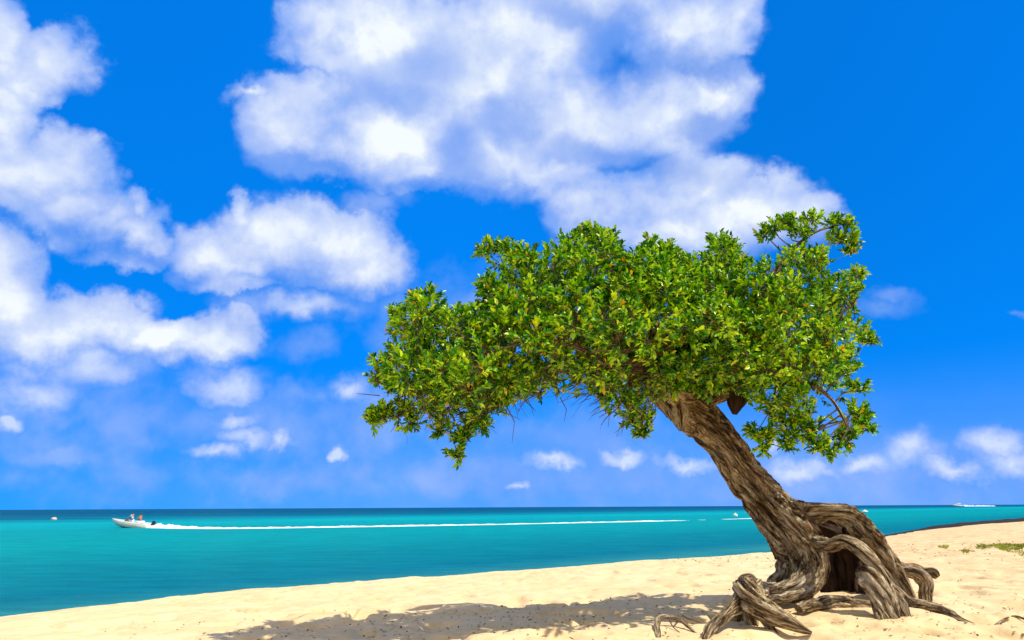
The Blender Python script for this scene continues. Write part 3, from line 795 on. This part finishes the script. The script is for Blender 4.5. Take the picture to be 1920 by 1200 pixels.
b0 = on_z(247, 989.5, SEA)
wk = [on_z(x, y, SEA) for x, y in ((285,989.6),(330,990.6),(420,991.0),(520,990.0),(640,988.2),(780,986),(900,984),(1000,982),(1120,979.5),(1240,977),(1380,973),(1480,970.4))]
hd = math.atan2(b0.y - wk[3].y, b0.x - wk[3].x)
boat = empty('speedboat', (b0.x, b0.y, SEA), hd)
boat.rotation_euler = (0, R(-4.0), hd)
tag(boat, 'small open cream speedboat with outboard, bow lifted, crossing the turquoise water', 'boat')
def ring_hull(x, hb, zk, zc, zg):
    return [(x, 0, zk), (x, hb * 0.72, zc), (x, hb, zc + 0.10), (x, hb * 1.04, zg), (x, hb * 0.92, zg + 0.03), (x, 0, zg + 0.05), (x, -hb * 0.92, zg + 0.03), (x, -hb * 1.04, zg), (x, -hb, zc + 0.10), (x, -hb * 0.72, zc)]
S = [(-3.0, 1.05, -0.25, -0.05, 0.62), (-1.5, 1.10, -0.25, -0.02, 0.66), (0, 1.10, -0.22, 0.05, 0.72), (1.3, 0.95, -0.12, 0.18, 0.80), (2.3, 0.62, 0.10, 0.38, 0.88), (3.0, 0.26, 0.42, 0.62, 0.94), (3.35, 0.05, 0.78, 0.84, 0.97)]
hull = loft('hull', [ring_hull(*s) for s in S], M_CREAM, boat)
loft('rub_rail', [[(x, y * (hb * 1.04 + 0.03), zg - 0.02 + dz) for y, dz in ((1, -.04), (1, .04), (0.96, .05), (0.96, -.05))] for x, hb, _, _, zg in S], M_WHITE, boat)
box('cockpit', (-2.4, -0.8, 0.70), (0.5, 0.8, 0.775), M_WHITE, boat, 0.02)
box('console', (0.05, -0.42, 0.77), (0.6, 0.42, 1.12), M_WHITE, boat, 0.05, (0.7, 0.9))
bm = bmesh.new()
for sy in (-1,):
    prof = [(0.75, -0.75, 0.80), (1.05, -0.3, 0.84), (1.05, 0.3, 0.84), (0.75, 0.75, 0.80)]
    lo_ = [bm.verts.new(p_) for p_ in prof]; hi_ = [bm.verts.new((p_[0] - 0.28, p_[1] * 0.9, p_[2] + 0.36)) for p_ in prof]
    for j in range(3): bm.faces.new((lo_[j], lo_[j + 1], hi_[j + 1], hi_[j]))
ws = bm_obj('windscreen', bm, M_GLASS, boat, smooth=False)
sd = ws.modifiers.new('thick', 'SOLIDIFY'); sd.thickness = 0.02
box('seat', (-1.35, -0.7, 0.77), (-0.75, 0.7, 0.98), M_WHITE, boat, 0.05)
motor = box('outboard_motor', (-3.55, -0.24, 0.55), (-3.05, 0.24, 1.12), M_DARK, boat, 0.09, (0.8, 0.8))
box('motor_leg', (-3.38, -0.09, -0.35), (-3.16, 0.09, 0.56), M_DARK, motor, 0.03)

def person(name, loc, yaw, skin, shirt, label, seated=True, arm=0.0):
    """one continuous skinned body, 1.72 m standing; seated: hips at the origin"""
    nodes = {'pelvis': (0, 0, 0.02, .125), 'waist': (-.01, 0, .20, .115), 'chest': (0, 0, .42, .135), 'neck': (.01, 0, .56, .055), 'head': (.03, 0, .68, .090), 'crownh': (.02, 0, .77, .075)}
    for s_, q in (('l', 1), ('r', -1)):
        nodes['sh' + s_] = (0, .17 * q, .50, .060); nodes['el' + s_] = (.10, .24 * q, .26 + arm, .043); nodes['wr' + s_] = (.33, .17 * q, .24 + arm, .032); nodes['ha' + s_] = (.42, .15 * q, .25 + arm, .036)
        nodes['hip' + s_] = (.03, .09 * q, -.02, .092)
        if seated: nodes['kn' + s_] = (.43, .12 * q, .02, .062); nodes['an' + s_] = (.46, .12 * q, -.36, .040); nodes['to' + s_] = (.62, .13 * q, -.40, .036)
        else: nodes['kn' + s_] = (.05, .10 * q, -.42, .062); nodes['an' + s_] = (0, .10 * q, -.82, .040); nodes['to' + s_] = (.15, .11 * q, -.86, .036)
    ed = [('pelvis', 'waist'), ('waist', 'chest'), ('chest', 'neck'), ('neck', 'head'), ('head', 'crownh')]
    for s_ in 'lr': ed += [('chest', 'sh' + s_), ('sh' + s_, 'el' + s_), ('el' + s_, 'wr' + s_), ('wr' + s_, 'ha' + s_), ('pelvis', 'hip' + s_), ('hip' + s_, 'kn' + s_), ('kn' + s_, 'an' + s_), ('an' + s_, 'to' + s_)]
    def skinned(nm, keys, grow, mat, par):
        me = bpy.data.meshes.new(nm); ks = list(keys); ix = {k_: i for i, k_ in enumerate(ks)}
        me.from_pydata([nodes[k_][:3] for k_ in ks], [(ix[a_], ix[b_]) for a_, b_ in ed if a_ in ix and b_ in ix], [])
        me.materials.append(mat)
        o = bpy.data.objects.new(nm, me); COL.objects.link(o); o.parent = par
        o.modifiers.new('skin', 'SKIN'); 
        for i, k_ in enumerate(ks):
            rr = nodes[k_][3] + grow; me.skin_vertices[0].data[i].radius = (rr, rr)
        me.skin_vertices[0].data[0].use_root = True
        ss = o.modifiers.new('sub', 'SUBSURF'); ss.levels = 2; ss.render_levels = 2
        return o
    body = skinned(name, nodes.keys(), 0.0, skin, None)
    body.location = loc; body.rotation_euler.z = yaw
    tag(body, label, 'person', group='people aboard the speedboat')
    skinned('shirt', ['waist', 'pelvis', 'chest', 'shl', 'shr', 'ell', 'elr'], 0.014, shirt, body)
    skinned('shorts', ['pelvis', 'hipl', 'hipr', 'knl', 'knr'], 0.012, M_SHORTS, body)
    bm = bmesh.new(); bmesh.ops.create_uvsphere(bm, u_segments=16, v_segments=10, radius=0.115)
    for v in bm.verts: v.co = Vector((v.co.x * 1.0 + 0.005, v.co.y * 0.92, v.co.z * 0.95 + 0.755))
    bmesh.ops.delete(bm, geom=[v for v in bm.verts if v.co.z < 0.70 + 0.10 * (v.co.x > 0.04)], context='VERTS')
    bm_obj('hair', bm, M_HAIR, body)
    return body
def in_boat(x, y, z):
    return Matrix.Translation(boat.location) @ boat.rotation_euler.to_matrix().to_4x4() @ Vector((x, y, z))
person('person', in_boat(-0.05, 0.3, 1.18), hd, M_SKIN, M_SHIRT_W, 'person in a white shirt standing at the speedboat console', arm=0.1)
person('person', in_boat(-1.05, -0.1, 1.08), hd, M_SKIN, M_SHIRT_O, 'person in an orange top sitting behind the speedboat driver')

def foam_trail(name, pts, width, height_, seed, brk, parent=None):
    C = catmull([(p.x, p.y, p.z) for p in pts], 900); C, L = even(C)
    n = len(C); nr = 9
    T = np.gradient(C, axis=0); T /= np.linalg.norm(T, axis=1)[:, None]
    Nn = np.stack([-T[:, 1], T[:, 0], np.zeros(n)], -1)
    V = np.zeros((n, nr, 3))
    for i in range(n):
        s = i / (n - 1) * L; f = i / (n - 1)
        ww = np.interp(s, *width); hh = np.interp(s, *height_)
        br = mnoise.noise(Vector((s * 0.055, seed, 0))) * 1.0 + mnoise.noise(Vector((s * 0.3, seed, 5))) * 0.6
        gate = min(1.0, max(0.0, 1.0 - brk * f + br * 1.7 * min(1.0, max(0.0, (f - 0.25) * 2.5))))
        for j in range(nr):
            u = j / (nr - 1) * 2 - 1
            lump = 0.75 + 0.9 * mnoise.noise(Vector((s * 0.8, u * 1.5, seed))) + 0.6 * mnoise.noise(Vector((s * 2.7, u * 3, seed)))
            z = hh * gate * (1 - u * u) ** 0.7 * max(0.1, lump) - 0.03 * (gate < 0.15) - 0.02 * (abs(u) > 0.99)
            V[i, j] = C[i] + Nn[i] * (u * ww * (0.6 + 0.4 * gate) * (1 + 0.3 * mnoise.noise(Vector((s * 0.4, u, seed + 3)))))
            V[i, j, 2] = SEA + z + 0.004
    I = np.arange(n * nr).reshape(n, nr)
    q = np.stack([I[:-1, :-1], I[1:, :-1], I[1:, 1:], I[:-1, 1:]], -1).reshape(-1, 4)
    return np_mesh(name, V.reshape(-1, 3), q, M_FOAM)
tag(foam_trail('wake', wk, ([0, 8, 30, 130], [0.9, 1.3, 1.6, 1.0]), ([0, 1.5, 3, 5, 9, 14, 60, 130], [0.30, 0.42, 0.46, 0.34, 0.20, 0.14, 0.12, 0.07]), 1.7, 0.30), 'long white foam trail streaming behind the small speedboat', 'wake')

# motor yacht far out on the right
y0 = on_z(1796, 949.6, SEA)
U = y0.y / F_PX            # one photograph pixel there, in metres
yl = 22 * U
yacht = empty('motor_yacht', (y0.x, y0.y, SEA), math.pi + R(4)); yacht.rotation_euler = (0, R(-2.5), math.pi + R(4))
tag(yacht, 'distant white motor yacht speeding along the horizon', 'boat')
k_ = yl / 22.0
def yr(x, hb, zk, zg): return [(x * k_, y * hb * k_, z * k_) for y, z in ((0, zk), (.8, zk + .7), (1, zg), (.9, zg + .1), (-.9, zg + .1), (-1, zg), (-.8, zk + .7))]
loft('hull', [yr(-11, 2.6, -.4, 1.9), yr(-4, 2.8, -.4, 2.1), (yr(3, 2.5, -.1, 2.5)), yr(8, 1.4, .8, 3.0), yr(11, .15, 2.3, 3.4)], M_WHITE, yacht)
cabin = box('cabin', (-6 * k_, -2.1 * k_, 2.15 * k_), (4.5 * k_, 2.1 * k_, 4.3 * k_), M_WHITE, yacht, 0.2 * k_, (0.82, 0.85))
box('window', (-5.2 * k_, -2.06 * k_, 2.9 * k_), (3.6 * k_, 2.06 * k_, 3.6 * k_), M_GLASS, cabin, 0.02)
box('flybridge', (-5.5 * k_, -1.7 * k_, 4.32 * k_), (1.2 * k_, 1.7 * k_, 5.5 * k_), M_WHITE, yacht, 0.15 * k_, (0.85, 0.85))
box('radar_arch', (-4.2 * k_, -1.6 * k_, 5.52 * k_), (-3.4 * k_, 1.6 * k_, 6.6 * k_), M_WHITE, yacht, 0.1 * k_, (0.5, 0.9))
yw = [Vector((y0.x + (i * 9 + 9) * U, y0.y + i * 1.0 * U, SEA)) for i in range(8)]
tag(foam_trail('wake', yw, ([0, 60 * U], [3.0, 2.0]), ([0, 10 * U, 60 * U, 66 * U], [2.6 * U, 2.2 * U, 1.3 * U, 0.5 * U]), 8.2, 0.35), 'short white foam trail behind the distant motor yacht', 'wake')

# moored floats
def buoy(px, py, width_px, mat, label, squash=0.75):
    c = on_z(px, py + 2.2, SEA); r = width_px * c.y / F_PX / 2
    root = empty('mooring_buoy', (c.x, c.y, SEA)); tag(root, label, 'buoy', group='mooring buoys off the beach')
    bm = bmesh.new(); bmesh.ops.create_uvsphere(bm, u_segments=24, v_segments=14, radius=r)
    for v in bm.verts: v.co.z = v.co.z * squash + r * 0.35
    bm_obj('float', bm, mat, root)
    bm = bmesh.new(); bmesh.ops.create_cone(bm, cap_ends=True, segments=16, radius1=r * 0.28, radius2=r * 0.2, depth=r * 0.4)
    for v in bm.verts: v.co.z += r * (0.35 + squash + 0.1)
    bm_obj('mooring_post', bm, M_DARK if mat is M_BUOY_T else mat, root)
buoy(101, 973, 9.5, M_BUOY_T, 'weathered tan buoy floating ahead of the speedboat')
buoy(1379, 966, 8, M_BUOY_W, 'small white buoy floating just left of the leaning trunk', 0.9)
buoy(1622, 959, 10, M_BUOY_W, 'flat white buoy floating between the arching roots and the distant yacht', 0.45)

# ------------------------------------------------------------------ things lying on the sand
def sand_pt(px, py, lift=0.0):
    z = 0.0
    for _ in range(8):
        p = on_z(px, py, z); z = hz(p.x, p.y)
    return Vector((p.x, p.y, z + lift))
def stick(name, pts, label, cat, seed, group=None):
    """pts: (px, py, lift above the sand, radius in metres)"""
    rows = []
    for px, py, lift, r in pts:
        g = sand_pt(px, py); rows.append((g.x, g.y, g.z + lift, r))
    base = Vector(rows[0][:3]); root = empty(name, base)
    V, q, t, b = tube(rows, 0.015, 20, 1.1, 1.0, seed=seed)
    o = solid('stem', [(V - np.array(base), q, t, b)], parent=root)
    tag(root, label, cat, group)
    return root, rows
def side_twig(root, rows):
    V, q, t, b = tube(rows, 0.015, 8, 0.8, 1.0, seed=3.3)
    solid('twig', [(V - np.array(root.location), q, t, b)], parent=root, mat=M_TWIG)
r_, rows = stick('dead_branch', [(1233,1186,-0.03,.028), (1234,1178,.05,.034), (1246,1174,.10,.030), (1272,1176,.09,.026), (1290,1181,.04,.022), (1306,1187,-.01,.012)], 'short brown dead branch bent up off the sand left of the root knee', 'branch', 5.1)
for tw in ([(1272,1176,.09,.012), (1280,1168,.14,.009), (1292,1172,.07,.008), (1304,1172,.05,.007), (1318,1175,.03,.004)], [(1255,1175,.10,.010), (1262,1180,.03,.007), (1275,1186,.0,.004)]):
    rr = []
    for px, py, lift, r in tw:
        g = sand_pt(px, py); rr.append((g.x, g.y, g.z + lift, r))
    side_twig(r_, rr)
stick('dead_branch', [(1846,1165,.0,.012), (1862,1166,.028,.018), (1885,1168,.026,.017), (1912,1171,.024,.014), (1945,1174,.0,.008)], 'thin dead stick lying on the sand at the far right', 'branch', 6.7)
def scatter_litter():
    V, F, idx = [], [], []
    rr = random.Random(21); n = 0
    def leaf(p, L, W, rz, tilt):
        d = Vector((math.cos(rz), math.sin(rz), tilt)).normalized(); s = Vector((-math.sin(rz), math.cos(rz), rr.uniform(-.4, .4))).normalized()
        k0 = len(V); u = Vector((0, 0, 0.006 + abs(tilt) * L * 0.5))
        for q in (p + u, p + d * L * .35 + s * W + u * 1.6, p + d * L + u, p + d * L * .35 - s * W + u): V.append(tuple(q))
        F.append((k0, k0 + 1, k0 + 2, k0 + 3)); idx.append(rr.choice((0, 0, 1, 2)))
    for _ in range(2600):
        u = rr.random()
        if u < 0.26: x, y = rr.gauss(-0.3, 2.6), rr.gauss(9.4, 1.1)       # under the crown
        elif u < 0.52: x, y = rr.gauss(5.2, 2.2), rr.gauss(9.6, 1.4)      # round the roots
        else: x, y = rr.uniform(6, 26), rr.uniform(8, 30)                  # open ground inland
        if float(inland(x, y)) < 1.2: continue
        p = Vector((x, y, hz(x, y)))
        far = y / 10.0
        leaf(p, rr.uniform(.02, .065) * max(1, far * .8), rr.uniform(.007, .017) * max(1, far * .8), rr.uniform(0, 6.28), rr.uniform(-.1, .5))
    V = np.array(V); F = np.array(F)
    ms = [simple('dry_leaf_brown', (0.16, 0.075, 0.025), 0.8, 0.2, 0.4, 5), simple('dry_leaf_tan', (0.34, 0.20, 0.08), 0.8, 0.2, 0.4, 5), simple('dry_leaf_dark', (0.07, 0.035, 0.015), 0.8, 0.2, 0.4, 5)]
    return np_mesh('leaf_litter', V, F, ms, None, False, None, idx)
tag(scatter_litter(), 'dry brown leaves scattered over the sand', 'leaf litter', kind='stuff')

def grass():
    rr = random.Random(4); V, F = [], []
    for cx, cy, ax, ay, num in ((1900,1024,56,7,2600), (1842,1021,20,4,420), (1812,1031,16,3.5,260), (1770,1018,12,2.5,200), (1950,1040,60,9,900)):
        for _ in range(num):
            a = rr.uniform(0, 6.283); q = math.sqrt(rr.random()) * (0.7 + 0.3 * math.sin(a * 3 + cx))
            g = sand_pt2(cx + ax * q * math.cos(a), cy + ay * q * math.sin(a))
            h = rr.uniform(.03, .10); rz = rr.uniform(0, 6.283); w_ = rr.uniform(.006, .014)
            lean = Vector((rr.gauss(-.25, .4), rr.gauss(0, .4), 0)) * h
            s = Vector((math.cos(rz), math.sin(rz), 0)) * w_
            k0 = len(V)
            for v in (g - s, g + s, g + s * .6 + lean * .5 + Vector((0, 0, h * .6)), g + lean + Vector((0, 0, h))): V.append(tuple(v))
            F.append((k0, k0 + 1, k0 + 2, k0 + 3))
    return np_mesh('grass', V, F, simple('grass', (0.26, 0.31, 0.03), 0.7, 0.2, 0.45, 1.5), None, False)
def sand_pt2(px, py):
    p = on_z(px, py, 0.0); return Vector((p.x, p.y, hz(p.x, p.y)))
tag(grass(), 'sparse olive green grass on the sand at the right edge', 'grass', kind='stuff')
